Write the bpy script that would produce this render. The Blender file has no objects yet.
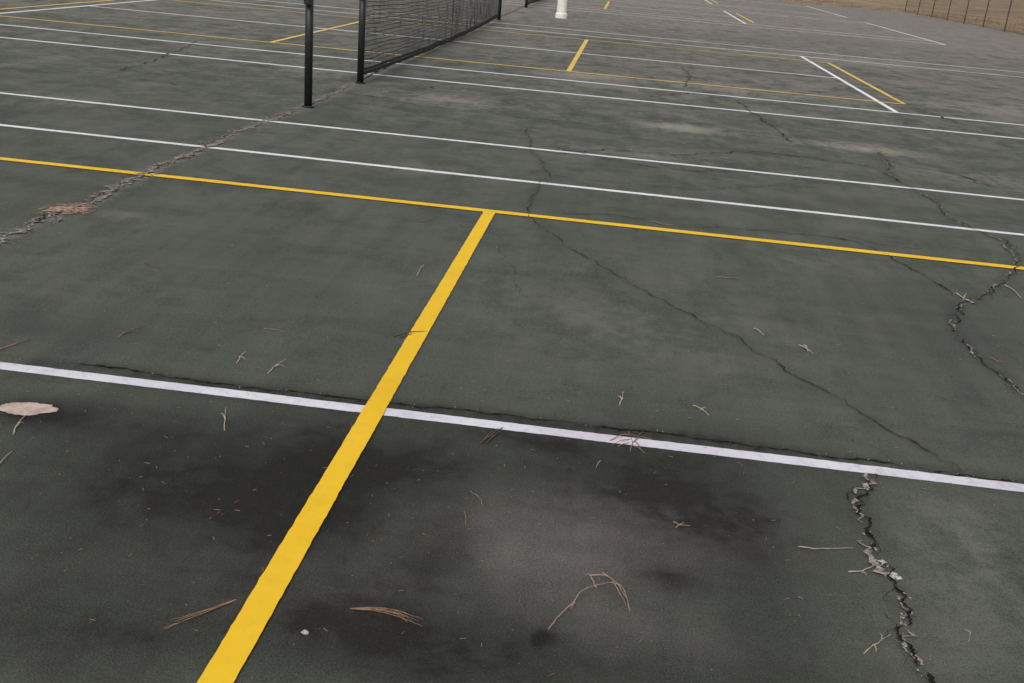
import bpy, bmesh, math, random
import numpy as np
from mathutils import Matrix, Vector, noise as mn
random.seed(7); rng=np.random.default_rng(7)
C=bpy.context.scene.collection

# ================= camera =================
h,cx,cy,yaw,pit,rol,foc,GAP,Y3=1.55312,2.86005,-8.78807,-0.07819,0.35867,0.08908,1046.972,3.80472,23.13432
F=np.array([math.sin(yaw)*math.cos(pit),math.cos(yaw)*math.cos(pit),-math.sin(pit)])
R0=np.array([math.cos(yaw),-math.sin(yaw),0.0]); D0=-np.cross(R0,F)
RC=math.cos(rol)*R0-math.sin(rol)*D0; DC=math.sin(rol)*R0+math.cos(rol)*D0
def G(x,y):
    """place on the court seen at photo position x,y"""
    d=F*foc+RC*(x-512)+DC*(y-341.5); t=-h/d[2]
    return cx+d[0]*t, cy+d[1]*t
def GV(x,y,z=0.0): a,b=G(x,y); return Vector((a,b,z))
cam=bpy.data.cameras.new("camera"); co=bpy.data.objects.new("camera",cam); C.objects.link(co)
m=Matrix.Identity(4)
for i in range(3): m[i][0]=RC[i]; m[i][1]=-DC[i]; m[i][2]=-F[i]
m[0][3],m[1][3],m[2][3]=cx,cy,h
co.matrix_world=m
cam.sensor_width=36; cam.sensor_fit='HORIZONTAL'; cam.lens=foc/1024*36; cam.clip_start=.05; cam.clip_end=2000
bpy.context.scene.camera=co

# ================= material helpers =================
def newmat(name):
    mt=bpy.data.materials.new(name); mt.use_nodes=True; nt=mt.node_tree; nt.nodes.clear()
    o=nt.nodes.new('ShaderNodeOutputMaterial'); b=nt.nodes.new('ShaderNodeBsdfPrincipled')
    nt.links.new(b.outputs[0],o.inputs[0]); return mt,nt,b
def N(nt,t,**k):
    n=nt.nodes.new(t)
    for a,v in k.items(): setattr(n,a,v)
    return n
def coords(nt,scale=(1,1,1),rot=(0,0,0)):
    g=N(nt,'ShaderNodeNewGeometry'); mp=N(nt,'ShaderNodeMapping'); mp.inputs['Scale'].default_value=scale; mp.inputs['Rotation'].default_value=rot
    nt.links.new(g.outputs['Position'],mp.inputs[0]); return mp.outputs[0]
def noise(nt,vec,scale,detail=4,rough=.55,dist=0):
    n=N(nt,'ShaderNodeTexNoise'); n.inputs['Scale'].default_value=scale; n.inputs['Detail'].default_value=detail
    n.inputs['Roughness'].default_value=rough; n.inputs['Distortion'].default_value=dist
    nt.links.new(vec,n.inputs['Vector']); return n.outputs['Fac']
def mth(nt,op,a,b=None,c=None,clamp=False):
    n=N(nt,'ShaderNodeMath',operation=op); n.use_clamp=clamp
    for i,v in enumerate((a,b,c)):
        if v is None: continue
        if isinstance(v,(int,float)): n.inputs[i].default_value=v
        else: nt.links.new(v,n.inputs[i])
    return n.outputs[0]
def ramp(nt,f,lo,hi,a=0.,b=1.,smooth=True):
    n=N(nt,'ShaderNodeMapRange'); n.interpolation_type='SMOOTHSTEP' if smooth else 'LINEAR'
    nt.links.new(f,n.inputs[0])
    for i,v in zip((1,2,3,4),(lo,hi,a,b)): n.inputs[i].default_value=v
    return n.outputs[0]
def mix(nt,f,a,b,mode='MIX'):
    n=N(nt,'ShaderNodeMix',data_type='RGBA',blend_type=mode)
    if isinstance(f,(int,float)): n.inputs[0].default_value=f
    else: nt.links.new(f,n.inputs[0])
    for i,v in ((6,a),(7,b)):
        if isinstance(v,tuple): n.inputs[i].default_value=(*v,1) if len(v)==3 else v
        else: nt.links.new(v,n.inputs[i])
    return n.outputs[2]
def bump(nt,b,hgt,strength,dist):
    n=N(nt,'ShaderNodeBump'); n.inputs['Strength'].default_value=strength; n.inputs['Distance'].default_value=dist
    nt.links.new(hgt,n.inputs['Height']); nt.links.new(n.outputs[0],b.inputs['Normal'])
def srgb(r,g,b,k=1.0):
    f=lambda c:(c/255/12.92 if c/255<=.04045 else ((c/255+.055)/1.055)**2.4)*k
    return (f(r),f(g),f(b))

# ---- court coating
K=1.16
MC,nt,b=newmat('court_coating')
v=coords(nt)
at=N(nt,'ShaderNodeAttribute',attribute_name='wear'); sp=N(nt,'ShaderNodeSeparateColor'); nt.links.new(at.outputs['Color'],sp.inputs[0])
stain,dust_pale,brown=sp.outputs[0],sp.outputs[1],sp.outputs[2]
def cen(n,lo=.34,hi=.66): return ramp(nt,n,lo,hi,-1.,1.,False)     # centred -1..1
n1=cen(noise(nt,v,.6,5,.6,.4)); n2=cen(noise(nt,v,2.6,7,.66,.5)); n3=cen(noise(nt,v,11,6,.68),.3,.7)
n4=cen(noise(nt,v,60,5,.8),.3,.7); n5r=noise(nt,v,190,2,.7); n5=cen(n5r,.32,.68)
vs=coords(nt,(5.5,.5,1),(0,0,.08)); n6=cen(noise(nt,vs,1.2,5,.68))
vs2=coords(nt,(.35,5,1),(0,0,.02)); n7=cen(noise(nt,vs2,1.0,5,.68))
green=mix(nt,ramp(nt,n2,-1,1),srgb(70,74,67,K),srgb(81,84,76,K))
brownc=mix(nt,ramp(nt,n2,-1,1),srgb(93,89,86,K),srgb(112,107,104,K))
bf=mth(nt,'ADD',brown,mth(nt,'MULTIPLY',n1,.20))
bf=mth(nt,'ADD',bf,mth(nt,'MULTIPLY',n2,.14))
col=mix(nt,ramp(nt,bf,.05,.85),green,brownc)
terms=[(n6,.11),(n7,.08),(n3,.15),(n2,.08),(n1,.08),(n4,.32),(n5,.40)]
val=None
for a_,k_ in terms:
    t_=mth(nt,'MULTIPLY',a_,k_); val=t_ if val is None else mth(nt,'ADD',val,t_)
val=mth(nt,'MAXIMUM',mth(nt,'ADD',val,1.0),.22)
cv=N(nt,'ShaderNodeCombineXYZ')
for i in range(3): nt.links.new(val,cv.inputs[i])
df=mth(nt,'ADD',dust_pale,mth(nt,'MULTIPLY',n2,.20)); df=mth(nt,'ADD',df,mth(nt,'MULTIPLY',n3,.24)); df=mth(nt,'MULTIPLY',ramp(nt,df,.1,1.1),.7)
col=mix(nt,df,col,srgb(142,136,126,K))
sf=mth(nt,'ADD',stain,mth(nt,'MULTIPLY',n2,.26)); sf=mth(nt,'ADD',sf,mth(nt,'MULTIPLY',n3,.24)); sf=mth(nt,'ADD',sf,mth(nt,'MULTIPLY',n4,.15)); sf=mth(nt,'ADD',sf,mth(nt,'MULTIPLY',n1,.08))
sf=mth(nt,'MULTIPLY',ramp(nt,sf,0.02,1.1,smooth=False),.95,clamp=True)
col=mix(nt,sf,col,srgb(28,26,25,.85))
col=mix(nt,1.0,col,cv.outputs[0],'MULTIPLY')
grit=ramp(nt,n5r,.65,.73); col=mix(nt,mth(nt,'MULTIPLY',grit,.34),col,srgb(116,117,110,K))
nt.links.new(col,b.inputs['Base Color'])
b.inputs['Roughness'].default_value=.85; b.inputs['Specular IOR Level'].default_value=.25
hg=mth(nt,'ADD',mth(nt,'MULTIPLY',n4,.6),mth(nt,'MULTIPLY',n5,.4)); bump(nt,b,hg,.8,.0025)

def paint(name,c1,c2,wear,seed=0.0,dirt=.35):
    mt,nt,b=newmat(name)
    v=coords(nt,(1,1,1),(0,0,seed))
    a=noise(nt,v,1.7,5,.65); bb=noise(nt,v,22,6,.7); cc=noise(nt,v,160,3,.75)
    base=mix(nt,ramp(nt,a,.3,.7),c1,c2)
    dd=mth(nt,'MULTIPLY',ramp(nt,bb,.45,.8),dirt); base=mix(nt,dd,base,srgb(115,106,100))
    w=mth(nt,'ADD',mth(nt,'MULTIPLY',bb,.35),mth(nt,'MULTIPLY',cc,.65)); w=mth(nt,'ADD',w,mth(nt,'MULTIPLY',mth(nt,'SUBTRACT',a,.5),.35))
    base=mix(nt,mth(nt,'MULTIPLY',ramp(nt,w,.70-wear,.80-wear),.6),base,srgb(78,76,70))
    nt.links.new(base,b.inputs['Base Color']); b.inputs['Roughness'].default_value=.7; b.inputs['Specular IOR Level'].default_value=.3
    bump(nt,b,cc,.4,.002); return mt
M_white=paint('white_paint',(.62,.61,.63),(.74,.74,.75),.10)
M_far=paint('pale_white_paint',(.68,.68,.70),(.77,.77,.78),.05,.3,.25)
M_lav=paint('worn_lavender_white_paint',(.55,.52,.59),(.68,.67,.72),.12,1.1,.35)
M_yel=paint('yellow_paint',(.74,.44,.012),(.80,.50,.02),.06,.5,.12)
M_yel2=paint('faded_yellow_paint',(.64,.43,.08),(.72,.50,.12),.06,.5,.3)

def simple(name,c1,c2,scale,rough=.8,bs=.3,bd=.002,spec=.3,metal=0):
    mt,nt,b=newmat(name); v=coords(nt); a=noise(nt,v,scale,6,.65)
    nt.links.new(mix(nt,ramp(nt,a,.35,.65),c1,c2),b.inputs['Base Color'])
    b.inputs['Roughness'].default_value=rough; b.inputs['Specular IOR Level'].default_value=spec; b.inputs['Metallic'].default_value=metal
    bump(nt,b,a,bs,bd); return mt
M_crack=simple('crack_shadow',(.006,.006,.006),(.024,.022,.02),60,.95,.1,.001,.05)
M_crackf=simple('faint_crack_shadow',(.014,.014,.013),(.038,.036,.033),40,.95,.1,.001,.05)
M_rub=simple('crumbled_asphalt',(.10,.088,.08),(.34,.29,.265),70,.95,.2,.001,.1)
M_patch=simple('bare_patch_concrete',(.36,.27,.225),(.52,.41,.36),26,.9,.3,.001)
M_needle=simple('dry_pine_needle',(.18,.095,.05),(.33,.20,.12),40,.6)
M_straw=simple('bleached_pine_needle',(.26,.15,.11),(.45,.31,.24),40,.6)
M_pale=simple('pale_dry_twig',(.30,.23,.17),(.47,.39,.31),40,.7)
M_dark=simple('dark_twig_bark',(.07,.045,.035),(.17,.10,.07),40,.8)
M_stone=simple('pale_stone',(.22,.20,.18),(.46,.42,.38),60,.9)
M_post=simple('dark_green_post_paint',(.006,.009,.008),(.014,.018,.016),30,.45,.1,.001,.5)
M_net=simple('black_net_cord',(.010,.010,.010),(.03,.03,.028),60,.8)
M_tape=simple('white_vinyl_tape',(.55,.55,.53),(.72,.72,.7),20,.6)
M_steel=simple('galvanised_steel',(.25,.25,.25),(.4,.4,.4),30,.4,.1,.001,.5,.8)
M_conc=simple('pale_weathered_concrete',(.70,.66,.60),(.82,.79,.73),9,.9,.3,.003)
M_fence=simple('rusty_brown_fence_steel',(.05,.03,.025),(.11,.065,.05),15,.6)
M_wire=simple('dull_fence_wire',(.10,.075,.06),(.18,.14,.11),15,.6)
MG,nt,b=newmat('dead_grass'); v=coords(nt); a1=noise(nt,v,.22,7,.7); a2=noise(nt,v,2.5,7,.78); a3=noise(nt,v,30,3,.7)
c=mix(nt,ramp(nt,a1,.42,.58),(.14,.095,.055),(.30,.22,.125)); c=mix(nt,ramp(nt,a2,.45,.62),c,(.095,.06,.038)); c=mix(nt,mth(nt,'MULTIPLY',ramp(nt,a3,.5,.65),.5),c,(.40,.31,.19))
nt.links.new(c,b.inputs['Base Color']); b.inputs['Roughness'].default_value=.95; bump(nt,b,a2,.8,.05)
M_blade=simple('dead_grass_blade',(.17,.115,.065),(.42,.32,.19),1.2,.9)

# ================= object helpers =================
def obj(name,bm,mat,parent=None,origin=None,smooth=False):
    me=bpy.data.meshes.new(name)
    if origin is not None: bmesh.ops.translate(bm,verts=bm.verts,vec=-Vector(origin))
    if smooth:
        for f in bm.faces: f.smooth=True
    bm.to_mesh(me); bm.free(); me.materials.append(mat)
    o=bpy.data.objects.new(name,me); C.objects.link(o)
    if origin is not None: o.location=origin
    if parent: o.parent=parent
    return o
def tag(o,label=None,cat=None,group=None,kind=None):
    if label: o['label']=label
    if cat: o['category']=cat
    if group: o['group']=group
    if kind: o['kind']=kind
    return o
def empty(name,loc,label,cat,group=None):
    o=bpy.data.objects.new(name,None); C.objects.link(o); o.location=loc; o.empty_display_size=.1
    return tag(o,label,cat,group)
def tube(bm,pts,rad,seg=6,cap=True):
    rad=rad if isinstance(rad,(list,tuple)) else [rad]*len(pts)
    pts=[Vector(p) for p in pts]; rings=[]
    for i,p in enumerate(pts):
        t=(pts[min(i+1,len(pts)-1)]-pts[max(i-1,0)]).normalized()
        up=Vector((0,0,1)) if abs(t.z)<.95 else Vector((1,0,0))
        a=t.cross(up).normalized(); c=a.cross(t).normalized()
        rings.append([bm.verts.new(p+rad[i]*(a*math.cos(2*math.pi*k/seg)+c*math.sin(2*math.pi*k/seg))) for k in range(seg)])
    for r0,r1 in zip(rings,rings[1:]):
        for k in range(seg): bm.faces.new((r0[k],r0[(k+1)%seg],r1[(k+1)%seg],r1[k]))
    if cap: bm.faces.new(rings[0]); bm.faces.new(rings[-1][::-1])
def box(bm,lo,hi):
    x0,y0,z0=lo; x1,y1,z1=hi
    v=[bm.verts.new(p) for p in ((x0,y0,z0),(x1,y0,z0),(x1,y1,z0),(x0,y1,z0),(x0,y0,z1),(x1,y0,z1),(x1,y1,z1),(x0,y1,z1))]
    for f in ((3,2,1,0),(4,5,6,7),(0,1,5,4),(1,2,6,5),(2,3,7,6),(3,0,4,7)): bm.faces.new([v[i] for i in f])
def lathe(bm,prof,seg=24,c=(0,0)):
    rings=[[bm.verts.new((c[0]+r*math.cos(2*math.pi*k/seg),c[1]+r*math.sin(2*math.pi*k/seg),z)) for k in range(seg)] for r,z in prof]
    for r0,r1 in zip(rings,rings[1:]):
        for k in range(seg): bm.faces.new((r0[k],r0[(k+1)%seg],r1[(k+1)%seg],r1[k]))
    bm.faces.new(rings[0][::-1]); bm.faces.new(rings[-1])

# ================= cracks (paths on the court) =================
CR={
 'joint':[(-60,268),(0,240),(30,227),(52,216),(78,209),(100,199),(120,186),(150,173),(170,163),(190,156),(206,147),(225,139),(238,131),(265,123),(282,116),(300,109),(318,101),(345,89),(352,84)],
 'joint2':[(362,80),(376,72),(400,61),(430,47),(460,34),(500,17),(530,4)],
 'main':[(528,128),(531,150),(543,163),(549,176),(538,186),(531,200),(527,214),(541,228),(560,243),(580,254),(598,262),(612,272),(628,281),(640,290),(668,303),(690,315),(712,326),(735,337),(750,347),(770,358),(790,372),(812,387),(835,398),(860,414),(885,428),(910,441),(935,457),(955,467),(967,479)],
 'right':[(876,150),(880,158),(890,166),(886,174),(905,184),(925,196),(940,205),(946,216),(965,226),(985,234),(1002,241),(1017,256),(1012,268),(1003,282),(988,294),(968,300),(957,306),(954,322),(958,336),(972,350),(986,364),(1003,376),(1012,388),(1030,399)],
 'bottom':[(874,474),(869,486),(861,500),(864,518),(868,532),(872,548),(880,562),(889,575),(896,588),(904,604),(909,618),(905,634),(907,650),(918,664),(928,682),(936,702)],
 'edge':[(40,363),(120,369),(180,379),(250,388),(300,394),(362,401),(420,407),(500,416),(560,423),(640,432),(700,439),(760,448),(830,457),(880,463),(960,475),(1030,484)],
 'f1':[(550,146),(600,158),(650,167),(700,172),(740,172),(800,180),(860,190)],
 'f2':[(735,100),(755,114),(770,126),(792,143)],
 'f3':[(430,637),(490,641),(530,640),(570,648)],
 'f4':[(0,68),(40,73),(80,72),(120,77),(160,82),(185,88)],
 'f5':[(330,92),(380,98),(420,106),(470,112),(520,118),(560,121),(640,134)],
 'f6':[(110,72),(150,62),(175,52),(200,40)],
 'f7':[(690,226),(760,231),(820,236),(880,246),(930,250)],
 'f8':[(680,66),(690,76),(684,88)],
 'f9':[(890,96),(915,108),(960,124),(1030,140)],
 'f10':[(540,212),(620,216),(660,222)],
 'f11':[(1000,190),(960,176),(900,165),(882,160)],
 'f12':[(640,290),(600,302),(560,300)],
 'f13':[(830,236),(870,246),(940,285),(955,300)],
 'f14':[(505,52),(560,60),(640,70)],
 'f15':[(548,176),(620,184),(700,190),(790,186),(850,192)],
 'f16':[(500,232),(505,260),(520,300)],
 'f17':[(549,154),(610,150),(680,156),(760,152),(880,168)],
 'f18':[(946,216),(985,222),(1030,226)],
 'f19':[(640,98),(700,92),(790,96),(860,88)],
 'f20':[(870,60),(930,70),(1030,78)],
}
def densify(px,step,jit,seed):
    r=random.Random(seed); P=[GV(*p) for p in px]; out=[P[0]]
    for a,b_ in zip(P,P[1:]):
        n=max(1,int((b_-a).length/step))
        for i in range(1,n+1): out.append(a.lerp(b_,i/n))
    res=[]; o=0; tgt=0; cnt=0
    for i,p in enumerate(out):
        t=(out[min(i+1,len(out)-1)]-out[max(0,i-1)]).normalized(); nn=Vector((-t.y,t.x,0))
        if cnt<=0: cnt=r.randint(2,6); tgt=r.uniform(-1,1)*jit*1.8; d=(tgt-o)/cnt
        o+=d; cnt-=1
        oo=o+mn.noise(Vector((i*step*2.2,seed*7.3,0)))*jit*3+r.uniform(-1,1)*jit*.25
        res.append((p+nn*oo,nn))
    return res
def ribbon(px,width,z,seed,step=.010,jit=.008,breaks=.0,lo=.15,vary=1.0):
    bm=bmesh.new(); r=random.Random(seed+99); prev=None; L=densify(px,step,jit,seed)
    for i,(p,nn) in enumerate(L):
        s=i*step
        w=width*(lo+vary*max(0,.5+1.3*mn.noise(Vector((s*6,seed,1)))+.9*mn.noise(Vector((s*31,seed,9)))))
        w1=w*r.uniform(.15,.75); w2=w*r.uniform(.15,.75)
        e=min(i,len(L)-1-i); k=min(1,e/10); w1*=k; w2*=k
        if mn.noise(Vector((s*5,seed,20)))<-1+breaks*1.4 or w1+w2<.0006: prev=None; continue
        a=bm.verts.new(p+nn*w1+Vector((0,0,z))); b_=bm.verts.new(p-nn*w2+Vector((0,0,z)))
        if prev: bm.faces.new((prev[0],prev[1],b_,a))
        prev=(a,b_)
    bmesh.ops.recalc_face_normals(bm,faces=bm.faces)
    for f in bm.faces:
        if f.normal.z<0: f.normal_flip()
    return bm

# ================= court surface =================
def axis(lo,a,b_,hi,st):
    mid=list(np.arange(a,b_,st)); L=[];x=a;s=st
    while x>lo: s*=1.13; x-=min(s,1.5); L.append(x)
    R=[];x=mid[-1];s=st
    while x<hi: s*=1.13; x+=min(s,1.5); R.append(x)
    L[-1]=lo; R[-1]=hi
    return np.array(L[::-1]+mid+R)
XL,XR,YB=-20.0,18.6,-16.5
YT=G(815,4)[1]
xs=axis(XL,-3.2,6.4,XR,.025); ys=axis(YB,-7.9,1.6,YT,.025)
XX,YY=np.meshgrid(xs,ys); nx,ny=len(xs),len(ys)
def blobs(L):
    A=np.zeros_like(XX)
    for x,y,rx,ry,s in L:
        gx,gy=G(x,y); sx=abs(G(x+rx,y)[0]-G(x-rx,y)[0])/2; y0=G(x,y-ry)[1]; y1=G(x,y+ry)[1]; sy=abs(y0-y1)/2
        A=A+s*np.exp(-(((XX-gx)/sx)**2+((YY-(y0+y1)/2)/sy)**2))
    return A
ST=blobs([(230,450,160,44,.50),(120,500,160,80,.50),(350,455,70,40,.34),(445,555,48,40,.50),(330,625,170,50,.40),(600,475,130,34,.50),
 (705,505,95,50,.44),(560,440,150,14,.45),(740,560,90,60,.40),(543,638,8,8,.9),(672,580,28,14,.40),(60,640,130,60,.48),(560,670,300,50,.46),
 (55,415,70,20,.60),(28,412,38,11,.7),(850,505,40,30,.32),(380,335,60,30,.14),(720,432,140,12,.28),(905,330,70,50,.18),(560,205,50,18,.16),(250,255,120,25,.16),
 (640,295,60,16,.10),(220,393,220,6,.32),(790,650,60,50,.28),(300,520,100,60,.48),(640,400,90,14,.14),(30,330,60,20,.16),(820,470,120,10,.3),(430,470,60,30,.35),
 (330,118,30,6,.22),(430,135,60,6,.12),(760,205,80,8,.12),(180,60,60,5,.13),(690,60,60,4,.12),(600,45,60,4,.10),(880,45,80,4,.18),(760,40,60,4,.14),
 (360,565,540,175,.46),(60,190,80,14,.12),(420,185,50,10,.10),(980,330,50,50,.18),(130,330,110,26,.18),(860,205,60,10,.12),(300,300,60,16,.12)])
ST-=blobs([(505,555,44,24,.24),(955,600,110,130,.28),(600,340,100,50,.08)])
DU=blobs([(680,128,38,3.5,.95),(860,148,50,4,.75),(590,76,40,3,.65),(450,100,60,5,.5),(985,560,60,70,.2),(660,330,130,50,.20),(100,290,100,40,.08),(740,90,90,5,.45),
 (1000,110,60,6,.38),(60,100,70,6,.3),(850,60,70,4,.42),(120,215,50,6,.35),(980,180,50,8,.32),(300,70,60,4,.28),(420,170,70,6,.24),(650,155,80,5,.34),(470,290,70,30,.16),(640,640,60,25,.08),(820,260,80,14,.18)])
BR=blobs([(505,540,140,65,.85),(690,540,90,45,.6),(280,600,90,50,.5),(560,400,60,20,.2),(150,560,100,50,.3),(640,640,120,40,.4)])
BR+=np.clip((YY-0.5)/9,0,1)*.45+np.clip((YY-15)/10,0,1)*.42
DU+=np.clip((YY+4)/8,0,1)*.29+np.clip((YY-12)/10,0,1)*.14  # court gets paler with distance, on top of the dusty patches
STc=np.zeros_like(XX); DUc=np.zeros_like(XX)
def near(A,px,sig,s,step=.06):
    for p,_ in densify(px,step,.004,3):
        i0,i1=np.searchsorted(xs,p.x-3*sig),np.searchsorted(xs,p.x+3*sig); j0,j1=np.searchsorted(ys,p.y-3*sig),np.searchsorted(ys,p.y+3*sig)
        if i1>i0 and j1>j0:
            sl=(slice(j0,j1),slice(i0,i1)); d=(XX[sl]-p.x)**2+(YY[sl]-p.y)**2
            A[sl]=np.maximum(A[sl],s*np.exp(-d/sig**2))
near(STc,CR['main'],.045,.22); near(STc,CR['right'],.045,.28); near(STc,CR['bottom'],.035,.25); near(STc,CR['edge'],.045,.6)
near(DUc,CR['joint'],.055,.65); near(DUc,CR['bottom'],.03,.25)
ST=ST+STc; DU=DU+DUc
me=bpy.data.meshes.new('court_surface')
me.vertices.add(nx*ny); me.vertices.foreach_set('co',np.stack([XX,YY,np.zeros_like(XX)],-1).astype(np.float32).ravel())
ii=np.arange(nx*ny).reshape(ny,nx); q=np.stack([ii[:-1,:-1],ii[:-1,1:],ii[1:,1:],ii[1:,:-1]],-1).reshape(-1,4)
me.loops.add(q.size); me.loops.foreach_set('vertex_index',q.ravel().astype(np.int32))
me.polygons.add(len(q)); me.polygons.foreach_set('loop_start',(np.arange(len(q))*4).astype(np.int32))
me.update(calc_edges=True); me.validate()
ca=me.color_attributes.new('wear','FLOAT_COLOR','POINT')
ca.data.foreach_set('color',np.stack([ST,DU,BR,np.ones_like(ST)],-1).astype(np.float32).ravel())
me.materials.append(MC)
court=bpy.data.objects.new('court_surface',me); C.objects.link(court)
tag(court,'dark green weathered asphalt court surface with black stains and cracks','court',kind='structure')

bm=bmesh.new()
bmesh.ops.create_grid(bm,x_segments=80,y_segments=80,size=400)
for vv in bm.verts: vv.co.z=-.02
grass=obj('grass_field',bm,MG); tag(grass,'brown dead grass ground beyond the court edge','ground',kind='structure')

# ================= painted lines =================
def strip(a,b_,w,z):
    a=Vector((*a,0)); b_=Vector((*b_,0)); L=(b_-a).length; t=(b_-a)/L; nn=Vector((-t.y,t.x,0)); bm=bmesh.new(); prev=None
    n=int(L/.02)+1
    sd=random.random()*100
    for i in range(n+1):
        s=L*i/n
        e1=mn.noise(Vector((s*1.5,sd,0)))*.003+mn.noise(Vector((s*23,sd,2)))*.002+random.uniform(-1,1)*.0009; e2=mn.noise(Vector((s*1.5,sd,7)))*.003+mn.noise(Vector((s*23,sd,4)))*.002+random.uniform(-1,1)*.0009
        p=a+t*s; u=bm.verts.new(p+nn*(w/2+e1)+Vector((0,0,z))); d=bm.verts.new(p-nn*(w/2+e2)+Vector((0,0,z)))
        if prev: bm.faces.new((prev[0],prev[1],d,u))
        prev=(u,d)
    bmesh.ops.recalc_face_normals(bm,faces=bm.faces)
    for f in bm.faces:
        if f.normal.z<0: f.normal_flip()
    return bm
Z1,Z2,Z3,Z4=.0015,.003,.0045,.006
ZC=.0072
def line(name,a,b_,mat,z,label=None,w=.06):
    o=obj(name,strip(a,b_,w,z),mat,court)
    if label: o['label']=label
    return o
def thru(p,q_,x0,x1):
    (ax,ay),(bx,by)=G(*p),G(*q_); s=(by-ay)/(bx-ax); return (x0,ay+s*(x0-ax)),(x1,ay+s*(x1-ax))
line('centre_service_line',*thru((0,366),(1024,488.5),-6.4,6.4),M_lav,Z1,'thick worn white line crossing the foreground',.062)
line('pickleball_sideline',*thru((0,159),(1024,269),-6.7,6.7),M_yel,Z3,'yellow line crossing at the head of the yellow stem line',.072)
line('singles_sideline',*thru((0,125),(1024,235),-11.885,11.885),M_white,Z1,'white line just beyond the near yellow cross line',.062)
line('doubles_sideline',*thru((0,93),(1024,200),-11.885,11.885),M_white,Z1,'white line crossing just before the nearest black post',.062)
(ax,ay),(bx,by)=G(216,683),G(490,212)
s=(bx-ax)/(by-ay); line('non_volley_line',(bx,by+.03),(ax+s*(-8.54-ay),-8.54),M_yel,Z4,'broad yellow line running away from the camera',.075)
line('non_volley_line',(-2.135,-2.42),(-2.135,-8.54),M_yel,Z4)
line('pickleball_sideline',(-6.7,-8.54),(6.7,-8.54),M_yel,Z3)
line('singles_sideline',(-11.885,-9.6),(11.885,-9.6),M_white,Z1); line('doubles_sideline',(-11.885,-10.97),(11.885,-10.97),M_white,Z1)
for sx in(-1,1):
    line('service_line',(sx*6.4,-9.6),(sx*6.4,-1.40),M_white,Z2); line('baseline',(sx*11.885,-10.97),(sx*11.885,0),M_white,Z2); line('pickleball_baseline',(sx*6.7,-8.54),(sx*6.7,-2.43),M_yel,Z4)
def court_lines(Y,yel,ww=.06):
    def l(n,a,b_,m_,z,lb=None): line(n,a,b_,m_,z,lb,ww)
    W=M_far
    l('doubles_sideline',(-11.885,Y),(11.885,Y),W,Z1); l('doubles_sideline',(-11.885,Y+10.97),(11.885,Y+10.97),W,Z1)
    l('singles_sideline',(-11.885,Y+1.37),(11.885,Y+1.37),W,Z1); l('singles_sideline',(-11.885,Y+9.6),(11.885,Y+9.6),W,Z1)
    l('centre_service_line',(-6.4,Y+5.485),(6.4,Y+5.485),W,Z1)
    l('pickleball_sideline',(-6.7,Y+2.435),(6.7,Y+2.435),yel,Z3); l('pickleball_sideline',(-6.7,Y+8.535),(6.7,Y+8.535),yel,Z3)
    for sx in(-1,1):
        l('service_line',(sx*6.4,Y+1.37),(sx*6.4,Y+9.6),W,Z2); l('baseline',(sx*11.885,Y),(sx*11.885,Y+10.97),W,Z2)
        l('non_volley_line',(sx*2.135,Y+2.435),(sx*2.135,Y+8.535),yel,Z4); l('pickleball_baseline',(sx*6.75,Y+2.435),(sx*6.75,Y+8.535),yel,Z4)
court_lines(GAP,M_yel2,.070); court_lines(Y3,M_yel2,.078); court_lines(Y3+10.97+3.8,M_yel2,.08)

# ================= cracks as parts of the court =================
def crack(name,px,width,z,seed,mat,label,**k):
    o=obj(name,ribbon(px,width,z,seed,**k),mat,court); o['label']=label
crack('crumbled_joint',CR['joint'],.060,ZC,11,M_rub,'crumbling joint running in from the left edge',jit=.016,lo=.03,breaks=.34,vary=1.0,step=.007)
crack('crumbled_joint',CR['joint'],.028,ZC+.0008,18,M_rub,'thin strand of the crumbling joint',jit=.034,lo=.0,breaks=.42,vary=1.0,step=.007)
crack('crack',CR['joint'],.012,ZC+.0016,12,M_crack,'dark ragged split inside the crumbling joint',jit=.018,breaks=.38,lo=.02)
crack('crack',CR['joint'],.006,ZC+.0016,15,M_crackf,'thin side split beside the crumbling joint',jit=.034,breaks=.5,lo=.0)
crack('crumbled_joint',CR['joint2'],.05,ZC,13,M_rub,'joint under the net',step=.03,jit=.01,breaks=.3)
crack('crack',CR['joint2'],.030,ZC+.0012,14,M_crackf,'dark split under the net',step=.03,jit=.01)
crack('crack',CR['main'],.0062,ZC,21,M_crackf,'long thin crack wandering down the middle of the court',jit=.010,breaks=.16,lo=.15)
crack('crack',CR['main'],.0050,ZC+.0008,21,M_crack,'deeper dark stretches of the long thin crack',jit=.010,breaks=.45,lo=.0)
crack('crumbled_edge',CR['right'],.014,ZC-.0006,29,M_rub,'pale crumbled edge of the forked right crack',jit=.014,breaks=.6,lo=.0)
crack('crack',CR['right'],.0105,ZC,22,M_crack,'forked crack near the right edge',jit=.013,breaks=.22,lo=.05)
crack('crack',CR['right'],.0045,ZC,27,M_crackf,'thin side split beside the forked right crack',jit=.03,breaks=.5,lo=.05)
crack('crumbled_edge',CR['bottom'],.020,ZC-.0006,28,M_rub,'pale crumbled edge of the lower right crack',jit=.012,breaks=.5,lo=.0,step=.006)
crack('crack',CR['bottom'],.0120,ZC,23,M_crack,'wide open crack in the lower right corner',jit=.011,lo=.06,breaks=.15,vary=1.2,step=.007)
crack('crack',CR['bottom'],.003,ZC,26,M_crack,'fine side crack beside the wide lower right crack',jit=.022,lo=.1,breaks=.5)
crack('crack',CR['edge'],.011,ZC-.004,24,M_crack,'dark split along the far edge of the thick white line',jit=.006,breaks=.2,lo=.12)
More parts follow.
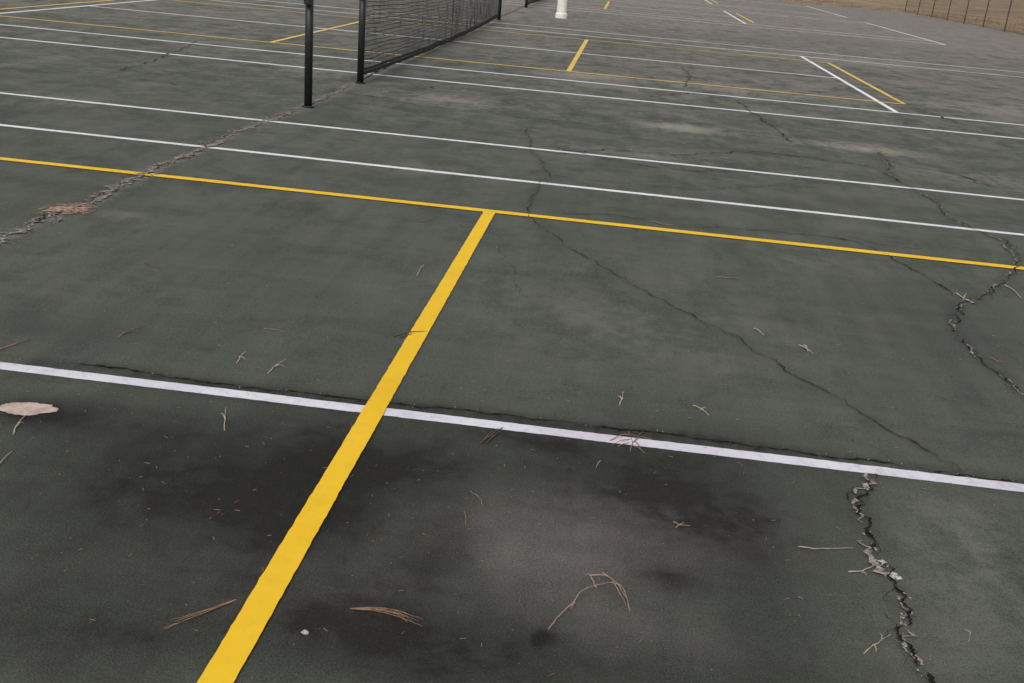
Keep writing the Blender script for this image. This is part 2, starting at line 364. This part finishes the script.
FL=['faint crack beyond the white singles line','short crack right of centre far off','hairline at the bottom edge','crack at upper left','faint crack beside the posts','short slanted crack at upper left','faint crack along the near yellow cross line','short faint crack right of the net far off','crack at the right edge far off','faint crack by the yellow corner','faint branch of the forked right crack','faint branch left of the long thin crack','faint branch joining the forked right crack','faint crack under the far yellow line','faint crossways branch between the white lines','hairline right of the broad yellow line','faint crack crossing toward the forked right crack','short branch at the right edge','faint crack beyond the far white line','faint crack at far right']
for k in range(20):
    crack('hairline_crack',CR['f%d'%(k+1)],(.003 if k in(2,11,15) else .018 if k in (0,1,3,4,5,7,8,10,13,16,18) else .026 if k==19 else .011),ZC,40+k,M_crackf,FL[k],jit=.014,breaks=.3,step=.015)

def patch(cxp,cyp,rx,ry,z,mat,name,label,seed,kk=1):
    bm=bmesh.new(); n=160; vs=[]
    for i in range(n):
        a=2*math.pi*i/n; ca_,sa_=math.cos(a),math.sin(a)
        k=1+.20*mn.noise(Vector((ca_*1.5,sa_*1.5,seed)))+.12*kk*mn.noise(Vector((ca_*5,sa_*5,seed)))+.07*mn.noise(Vector((ca_*14,sa_*14,seed+kk)))
        vs.append(bm.verts.new(GV(cxp+rx*k*ca_,cyp+ry*k*sa_,z)))
    f=bm.faces.new(vs); f.normal_update()
    if f.normal.z<0: f.normal_flip()
    o=obj(name,bm,mat,court); o['label']=label
patch(29,409.3,30.5,7.0,.0005,M_crackf,'chipped_rim','dark broken rim under the bare patch',2.3,1.6)
patch(28,409,28.5,6.1,.0010,M_patch,'bare_patch','pale pinkish bare patch where the coating has flaked off',2.3)

# ================= rubble =================
def stone(bm,p,r):
    g=bmesh.ops.create_icosphere(bm,subdivisions=1,radius=r)
    sx,sy,sz=random.uniform(.6,1.5),random.uniform(.6,1.5),random.uniform(.3,.6)
    for v_ in g['verts']:
        c_=v_.co; v_.co=Vector((c_.x*sx,c_.y*sy,c_.z*sz))*random.uniform(.75,1.25)+p
bm=bmesh.new()
for nm,cnt,sp_,rr in (('joint',480,.04,.0032),('bottom',34,.008,.003),('main',16,.008,.0022),('right',26,.01,.003),('edge',60,.012,.0020)):
    L=densify(CR[nm],.01,.008,{'joint':12,'bottom':23,'main':21,'right':22,'edge':24}[nm])
    for _ in range(cnt):
        p,nn=random.choice(L); off=random.gauss(0,sp_); stone(bm,p+nn*off+Vector((0,0,ZC+.0005 if abs(off)<.02 else .001)),random.uniform(.4,1.2)*rr)
tag(obj('gravel',bm,M_stone),'loose grit and crumbs lying along the cracks','gravel',kind='stuff')
bm=bmesh.new()
for _ in range(1000):
    x,y=random.uniform(-20,1040),random.triangular(60,690,330); p=GV(x,y,.001)
    if random.random()<.5: stone(bm,p,random.uniform(.0008,.0018))
    else:
        a=random.uniform(0,6.28); l=random.uniform(.004,.018); dv=Vector((math.cos(a),math.sin(a),0))*l
        tube(bm,[p+Vector((0,0,.001)),p+dv+Vector((0,0,.001))],random.uniform(.0005,.0011),4)
tag(obj('leaf_litter',bm,M_needle),'tiny crumbs of dry needle and grit scattered over the court','litter',kind='stuff')

def pebble(px,r,label,mat=M_stone,fl=.65,rough=.35,zz=0):
    bm=bmesh.new(); g=bmesh.ops.create_icosphere(bm,subdivisions=3,radius=r)
    for v_ in bm.verts: v_.co=Vector((v_.co.x*1.2,v_.co.y,v_.co.z*fl))*(1+rough*2*mn.noise(v_.co*(1.1/r)+Vector((px[0],0,0)))+rough*.8*mn.noise(v_.co*(3/r)+Vector((px[0],3,0))))
    p=GV(*px,r*fl*.6+zz); o=obj('pebble',bm,mat); o.location=p; tag(o,label,'pebble')
M_stone2=simple('speckled_pale_stone',(.20,.18,.155),(.58,.54,.48),130,.9,.6,.002)
pebble((305,633),.0075,'small white pebble near the foot of the broad yellow line',M_stone2,rough=.15)
pebble((893,577),.0135,'pale stone lodged in the wide lower right crack, lower of the two',M_stone2,fl=.4,rough=.7)
pebble((881,563),.009,'pale stone lodged in the wide lower right crack, upper of the two',M_stone2,fl=.4,rough=.7)
pebble((874,549),.006,'small pale stone just above the two in the wide lower right crack',M_stone2,fl=.4,rough=.7)
pebble((432,88),.022,'dark clod on the court just right of the net post',M_dark)

# ================= twigs and pine needles =================
def wand(bm,px,r0,r1=None,arch=.006,seg=5,wig=.0015,base=.0):
    P=[GV(*p) for p in px]; out=[]
    for a,b_ in zip(P,P[1:]):
        n=6
        for i in range(n): out.append(a.lerp(b_,i/n))
    out.append(P[-1]); n=len(out); r1=r0*.45 if r1 is None else r1
    sd=random.random()*99
    for _ in range(2):
        out=[out[0]]+[(out[i-1]+out[i]*2+out[i+1])/4 for i in range(1,n-1)]+[out[-1]]
    pts=[];rs=[]
    for i,p in enumerate(out):
        t=i/(n-1); w=Vector((mn.noise(Vector((i*.5,sd,0))),mn.noise(Vector((i*.5,sd,3))),0))*wig*2
        pts.append(p+w+Vector((0,0,r0+base+arch*math.sin(math.pi*t)))); rs.append(r0+(r1-r0)*t)
    tube(bm,pts,rs,seg)
def twig(name,strands,r,mat,label,cat,arch=.006):
    bm=bmesh.new()
    for s_ in strands: wand(bm,s_,r*random.uniform(.8,1.1),arch=arch*random.uniform(.5,1.5))
    x=np.mean([p[0] for s_ in strands for p in s_]); y=np.mean([p[1] for s_ in strands for p in s_])
    o=obj(name,bm,mat,origin=GV(x,y),smooth=True); tag(o,label,cat); return o
T=twig
def bundle(a,b_,n,spread,bend):
    out=[]
    for i in range(n):
        o=(i/(max(1,n-1))-.5)*spread+random.uniform(-1,1)
        dx,dy=b_[0]-a[0],b_[1]-a[1]; L=math.hypot(dx,dy); nx_,ny_=-dy/L,dx/L; k=random.uniform(.75,1.05)
        out.append([a,(a[0]+dx*.35+nx_*(bend+o*.35),a[1]+dy*.35+ny_*(bend+o*.35)),(a[0]+dx*.7+nx_*(bend*.9+o*.75),a[1]+dy*.7+ny_*(bend*.9+o*.75)),(a[0]+dx*k+nx_*o,a[1]+dy*k+ny_*o)])
    return out
T('pine_needle_bundle',bundle((236,600),(155,630),4,5,-3),.0012,M_needle,'long needle bundle lying left of the broad yellow line near the bottom','pine needles')
T('pine_needle_bundle',bundle((350,609),(421,622),7,7,-3),.0012,M_needle,'thick brown needle bundle lying right of the broad yellow line near the bottom','pine needles')
T('forked_twig',[[(548,630),(558,619),(572,609),(580,597),(596,588),(612,583)],[(596,588),(588,580),(586,576)],[(612,583),(622,592),(630,612)],[(590,576),(604,580),(616,588),(627,600)],[(602,573),(612,585),(626,606)],[(572,609),(575,600)]],.0019,M_straw,'large forked curved twig standing out on the dark stain','twig',.012)
T('dry_twig',[[(798,547),(815,551),(835,551),(853,548)]],.0017,M_pale,'thin straight twig left of the wide lower right crack','twig')
T('dry_twig',[[(848,572),(860,574),(872,569),(881,561)],[(862,573),(866,576)]],.0022,M_pale,'short bent pale twig ending at the wide lower right crack','twig')
T('dry_twig',[[(864,654),(874,646),(891,635)],[(874,646),(876,652)],[(882,641),(880,634)]],.0019,M_pale,'small branched twig lying left of the lower right crack near the bottom','twig')
T('dry_twig',[[(224,431),(225,420),(226,408)],[(225,420),(221,414)]],.0024,M_pale,'upright pale twig below the thick white line on the dark stain','twig')
T('dry_twig',[[(13,435),(18,426),(26,416)],[(18,426),(24,424)]],.0026,M_pale,'pale twig touching the bare patch','twig')
T('dry_twig',[[(-4,470),(4,461),(12,452)]],.0026,M_pale,'pale twig cut by the left edge below the bare patch','twig')
T('bark_chip',[[(480,444),(490,438),(503,428)],[(483,441),(497,430)],[(486,444),(500,432)]],.0030,M_dark,'reddish brown bark chip just below the thick white line','bark chip')
T('pine_needle_bundle',[[(630,452),(633,443),(628,432)],[(633,443),(640,438),(652,440)],[(633,443),(643,432)],[(610,441),(622,437),(636,436)],[(633,446),(645,454)],[(630,440),(612,445)],[(640,450),(634,441)],[(618,447),(630,443)]],.0019,M_needle,'tangled needle cluster lying on the thick white line','pine needles')
T('dry_twig',[[(674,522),(679,528),(690,526)],[(676,528),(684,523)]],.0016,M_pale,'tiny pale twig right of centre on the dark stained area','twig')
T('dry_twig',[[(-6,352),(12,347),(33,339)]],.0030,M_needle,'brown twig at the left edge above the thick white line','twig')
T('dry_twig',[[(118,338),(128,333),(147,325)],[(124,334),(138,331)]],.0025,M_needle,'brown twig above the thick white line, left part of the court','twig')
T('dry_twig',[[(237,364),(241,358),(246,352)],[(239,357),(246,360)]],.0028,M_pale,'small crossed pale twig just above the thick white line','twig')
T('dry_twig',[[(268,374),(275,367),(286,360)],[(275,367),(284,367)]],.0028,M_pale,'pale twig above the thick white line, left of the yellow crossing','twig')
T('dry_twig',[[(264,329),(272,331),(283,332)]],.0025,M_needle,'thin reddish twig well left of the broad yellow line','twig')
T('dry_twig',[[(393,337),(410,334),(432,332)],[(400,338),(415,335)]],.0026,M_dark,'dark twig lying across the broad yellow line','twig',.012)
T('dry_twig',[[(417,276),(420,271),(424,265)]],.0030,M_pale,'short pale twig left of the broad yellow line halfway up','twig')
T('dry_twig',[[(422,222),(430,220),(438,220)]],.0033,M_needle,'short twig just below the near yellow cross line','twig')
T('dry_twig',[[(619,406),(622,400),(623,392)],[(622,400),(617,397)]],.0028,M_pale,'small pale upright twig right of the broad yellow line','twig')
T('dry_twig',[[(693,406),(700,411),(709,416)],[(700,411),(706,409)]],.0028,M_pale,'small pale twig with an arrow shape above the thick white line','twig')
T('dry_twig',[[(799,346),(805,350),(813,354)],[(804,346),(808,353)]],.0040,M_pale,'thick pale twig right of the long thin crack','twig')
T('dry_twig',[[(754,329),(759,333),(764,336)]],.0036,M_pale,'small pale twig touching the long thin crack','twig')
T('dry_twig',[[(956,294),(963,300),(972,303)],[(963,300),(966,294)]],.0044,M_pale,'pale forked twig by the forked crack at right','twig')
T('dry_twig',[[(990,358),(997,363),(1003,362)]],.0030,M_needle,'brown twig lying over the crack near the right edge','twig')
T('dry_twig',[[(470,492),(480,500),(482,506)]],.0014,M_needle,'tiny dark twig in the middle of the dark stain','twig')
T('dry_twig',[[(464,512),(466,526)]],.0014,M_needle,'tiny upright twig below the thick white line near centre','twig')
T('dry_twig',[[(652,222),(664,226),(676,226)]],.0036,M_needle,'thin twig beyond the near yellow cross line','twig')
T('dry_twig',[[(716,277),(728,279),(740,279)]],.0030,M_needle,'thin brown twig right of the long thin crack near the near yellow cross line','twig')
T('dry_twig',[[(1005,286),(1014,292),(1022,300)]],.0042,M_pale,'pale twig at the right edge below the near yellow cross line','twig')
T('dry_twig',[[(145,263),(152,268),(160,268)]],.0033,M_dark,'dark small twig left of the court centre below the near yellow cross line','twig')
T('dry_twig',[[(965,630),(970,636),(968,642)]],.0014,M_pale,'tiny twig right of the wide lower right crack near the bottom','twig')
T('dry_twig',[[(600,461),(596,468)]],.0016,M_pale,'tiny pale twig just under the tangled needle cluster','twig')
bm=bmesh.new()
for _ in range(80):
    x,y=random.gauss(71,10),random.gauss(211,2.0); a=random.gauss(-.3,.35)+(math.pi if random.random()<.5 else 0); L=random.uniform(8,20)
    x2,y2=x+math.cos(a)*L,y+math.sin(a)*L*.35
    wand(bm,[(x,y),((x+x2)/2+random.uniform(-2,2),(y+y2)/2-random.uniform(-1,1)),(x2,y2)],random.uniform(.0018,.0030),arch=random.uniform(.0,.006),seg=4,base=random.uniform(.008,.013))
tag(obj('pine_needle_clump',bm,M_straw,origin=GV(72,209)),'reddish brown heap of pine needles caught in the crumbling joint','pine needles')

# ================= nets and posts =================
def net_post(y,label,group=None):
    e=empty('net_post',(0,y,0),label,'post',group)
    bm=bmesh.new(); lathe(bm,[(.037,-.02),(.037,.6),(.037,1.06)],28); obj('pole',bm,M_post,e,smooth=False)
    for f in e.children[0].data.polygons: f.use_smooth=len(f.vertices)==4
    bm=bmesh.new(); lathe(bm,[(.039,1.06),(.041,1.066),(.039,1.085),(.025,1.096),(.006,1.1)],28); obj('cap',bm,M_post,e,smooth=True)
    bm=bmesh.new(); lathe(bm,[(.056,.001),(.056,.012),(.050,.017),(.0375,.018)],28); obj('base_collar',bm,M_post,e)
    for z in(.12,.42,.72,1.0):
        bm=bmesh.new(); tube(bm,[(.03,0,z),(.046,0,z),(.046,0,z+.02),(.04,0,z+.02)],.003,6)
        obj('lacing_hook',bm,M_post,e)
    return e
def fix_eye(e,dirn):
    bm=bmesh.new(); box(bm,(-.03,dirn*.035 if dirn>0 else dirn*.085,.92),(.03,dirn*.085 if dirn>0 else dirn*.035,1.02))
    bmesh.ops.bevel(bm,geom=bm.edges,offset=.006,segments=2,affect='EDGES')
    hs_=obj('winder_housing',bm,M_post,e)
    bm=bmesh.new(); tube(bm,[(.03,dirn*.06,.97),(.05,dirn*.06,.97),(.05,dirn*.06,1.03)],.006,8); obj('winding_crank',bm,M_post,hs_)
p1=net_post(.914-.02,'dark green round post standing alone, nearest the camera')
fix_eye(p1,-1)
ya,yb=GAP-.914,GAP+10.97+.914
p2=net_post(ya,'dark green round post holding the near end of the net'); fix_eye(p2,-1)
p3=net_post(yb,'dark green round post holding the far end of the near net'); fix_eye(p3,1)
p4=net_post(Y3-1.1,'dark green round post by the pale light pole, beyond the near net'); fix_eye(p4,-1)
def sag(t): return 1.0-.09*(1-(2*t-1)**2)
def net(y0,y1,label,low=.11,cell=.05):
    e=empty('tennis_net',(0,y0,0),label,'net'); L=y1-y0-.16; o0=.08
    nz=19; ny_=int(L/cell)
    def pos(j,i):
        t=i/ny_; top=sag(t); bot=max(low-.07*(1-(2*t-1)**2),.035)
        z=bot+(top-bot)*j/nz
        xw=.022*mn.noise(Vector((i*.045,j*.12,y0)))+.012*mn.noise(Vector((i*.2,j*.4,y0+5)))
        zw=.020*mn.noise(Vector((i*.07,j*.25,y0+9)))*(1 if 0<j<nz else .3)
        return Vector((xw,o0+L*t,z+zw))
    bm=bmesh.new()
    for j in range(nz+1): tube(bm,[pos(j,i) for i in range(0,ny_+1,2)],.0042 if j%3 else .0052,3,False)
    for i in range(ny_+1): tube(bm,[pos(j,i) for j in list(range(0,nz,3))+[nz]],.0023,3,False)
    obj('netting',bm,M_net,e)
    bm=bmesh.new()
    for dz,rr in((-.006,.018),(.035,.014)): tube(bm,[pos(0,i)+Vector((.004,0,dz)) for i in range(0,ny_+1,2)],rr,6)
    obj('bottom_cord',bm,M_net,e,smooth=True)
    bm=bmesh.new(); prev=None
    for i in list(range(0,ny_,4))+[ny_]:
        a=pos(nz,i); r_=[bm.verts.new(a+Vector(p)) for p in ((-.006,0,-.03),(-.006,0,.03),(.006,0,.03),(.006,0,-.03))]
        if prev:
            for k in range(3): bm.faces.new((prev[k],prev[k+1],r_[k+1],r_[k]))
        prev=r_
    obj('headband',bm,M_tape,e)
    bm=bmesh.new(); tube(bm,[(0,-.0,1.04)]+[pos(nz,i)+Vector((0,0,.027)) for i in range(0,ny_+1,4)]+[(0,y1-y0,1.04)],.004,6); obj('cable',bm,M_steel,e)
    for i in(0,ny_):
        bm=bmesh.new(); a=pos(0,i); c_=pos(nz,i); s_=1 if i==0 else -1
        box(bm,(-.004,a.y-.02,a.z),(.004,a.y+.02,c_.z)); obj('side_tape',bm,M_net,e)
        py=0 if i==0 else y1-y0
        for z in np.linspace(a.z+.03,c_.z-.05,9):
            bm=bmesh.new(); tube(bm,[(0,py+s_*.03,z+.01),(0.006,a.y-s_*.01,z)],.003,5); obj('lacing',bm,M_net,e)
    bm=bmesh.new(); mid=ny_//2; a=pos(0,mid); box(bm,(-.034,a.y-.025,.005),(-.030,a.y+.025,.90)); obj('centre_strap',bm,M_net,e)
    return e
net(ya,yb,'black tennis net stretched between two posts, nearest net in view')
net(Y3-1.1,Y3+10.97+1.1,'black tennis net on the far court, partly hidden past the light pole')
net_post(Y3+10.97+1.1,'dark green round post at the far end of the far net')

# ================= light pole =================
gx,gy=G(561,18)
e=empty('light_pole',(gx,gy,0),'pale light pole with concrete foot beyond the far net post','light pole')
bm=bmesh.new(); lathe(bm,[(.15,-.01),(.15,.10),(.14,.12),(.13,.125)],28); obj('concrete_footing',bm,M_conc,e)
bm=bmesh.new(); lathe(bm,[(.125,.125),(.12,1.5),(.09,4.),(.06,8.0)],28); o=obj('pole',bm,M_conc,e)
bm=bmesh.new(); tube(bm,[(-.9,0,7.9),(.9,0,7.9)],.035,10); obj('cross_arm',bm,M_steel,e)
for sx in(-.75,.75):
    bm=bmesh.new(); box(bm,(sx-.2,-.12,7.95),(sx+.2,.28,8.12)); bmesh.ops.bevel(bm,geom=bm.edges,offset=.03,segments=2,affect='EDGES'); l=obj('lamp_head',bm,M_steel,e)
    bm=bmesh.new(); box(bm,(sx-.16,-.08,7.935),(sx+.16,.24,7.948)); obj('lens',bm,M_tape,l)

# ================= chain link fence =================
FX=18.35; f0,f1=24.0,YT+.4; H=3.0
e=empty('chain_link_fence',(FX,f0,0),'rusty brown chain link fence along the right side of the courts','fence')
n=int((f1-f0)/2.7)
for i in range(n+1):
    y=(f1-f0)*i/n; bm=bmesh.new(); lathe(bm,[(.026,-.03),(.026,H),(.022,H+.04),(.01,H+.06)],10,(0,y)); obj('fence_post',bm,M_fence,e)
for z in(.06,H-.02,H*.5):
    bm=bmesh.new(); tube(bm,[(-.04,0,z),(-.04,f1-f0,z)],.016 if z>.1 else .008,8); obj('rail',bm,M_fence,e)
bm=bmesh.new(); d=.10; nn_=int((f1-f0)/d); k=int(H/d)
for i in range(-k,nn_):
    for sgn in(1,-1):
        y0_,y1_=i*d,(i+k)*d; za,zb=(.03,H-.03) if sgn>0 else (H-.03,.03)
        ta=max(0,-y0_/(y1_-y0_)); tb=min(1,((f1-f0)-y0_)/(y1_-y0_))
        if tb<=ta: continue
        tube(bm,[(-.02+.002*sgn,y0_+(y1_-y0_)*t,za+(zb-za)*t) for t in(ta,tb)],.0015,3,False)
obj('wire_mesh',bm,M_wire,e)

bm=bmesh.new()
for _ in range(18000):
    if random.random()<.6: x,y=random.uniform(0,19),YT+abs(random.gauss(0,3.5))-.05
    else: x,y=18.75+abs(random.gauss(0,3.5)),random.uniform(26,62)
    if mn.noise(Vector((x*.6,y*.6,0)))<-.05: continue
    a=random.uniform(0,6.28); hh=random.uniform(.03,.13); w=random.uniform(.008,.025); l=random.uniform(-.08,.08)
    p=Vector((x,y,-.02)); dx=Vector((math.cos(a),math.sin(a),0))*w
    bm.faces.new([bm.verts.new(q_) for q_ in (p-dx,p+dx,p+Vector((l,l*.5,hh)))])
tag(obj('grass_tufts',bm,M_blade),'dry brown grass blades beyond the court and fence','grass',kind='stuff')

# ================= light =================
w=bpy.data.worlds.new("World"); bpy.context.scene.world=w; w.use_nodes=True; nt=w.node_tree; nt.nodes.clear()
o=nt.nodes.new('ShaderNodeOutputWorld'); bg=nt.nodes.new('ShaderNodeBackground'); sk=nt.nodes.new('ShaderNodeTexSky'); sk.sky_type='NISHITA'
SUN_AZ=195
sk.sun_disc=False; sk.sun_elevation=math.radians(52); sk.sun_rotation=math.radians(SUN_AZ); sk.dust_density=4; sk.air_density=1.0
hs=nt.nodes.new('ShaderNodeHueSaturation'); hs.inputs['Saturation'].default_value=.10
nt.links.new(sk.outputs[0],hs.inputs['Color']); nt.links.new(hs.outputs[0],bg.inputs[0]); bg.inputs[1].default_value=.135; nt.links.new(bg.outputs[0],o.inputs[0])
sl=bpy.data.lights.new('sun','SUN'); sl.energy=1.15; sl.angle=math.radians(30); sl.color=(1,.97,.94); so=bpy.data.objects.new('sun',sl); C.objects.link(so)
az=math.radians(SUN_AZ); el=math.radians(52)
dv=Vector((math.sin(az)*math.cos(el),math.cos(az)*math.cos(el),math.sin(el))); so.rotation_euler=dv.to_track_quat('Z','Y').to_euler(); so.location=(0,0,20)
sc=bpy.context.scene; sc.view_settings.view_transform='Standard'; sc.view_settings.look='None'; sc.view_settings.exposure=0
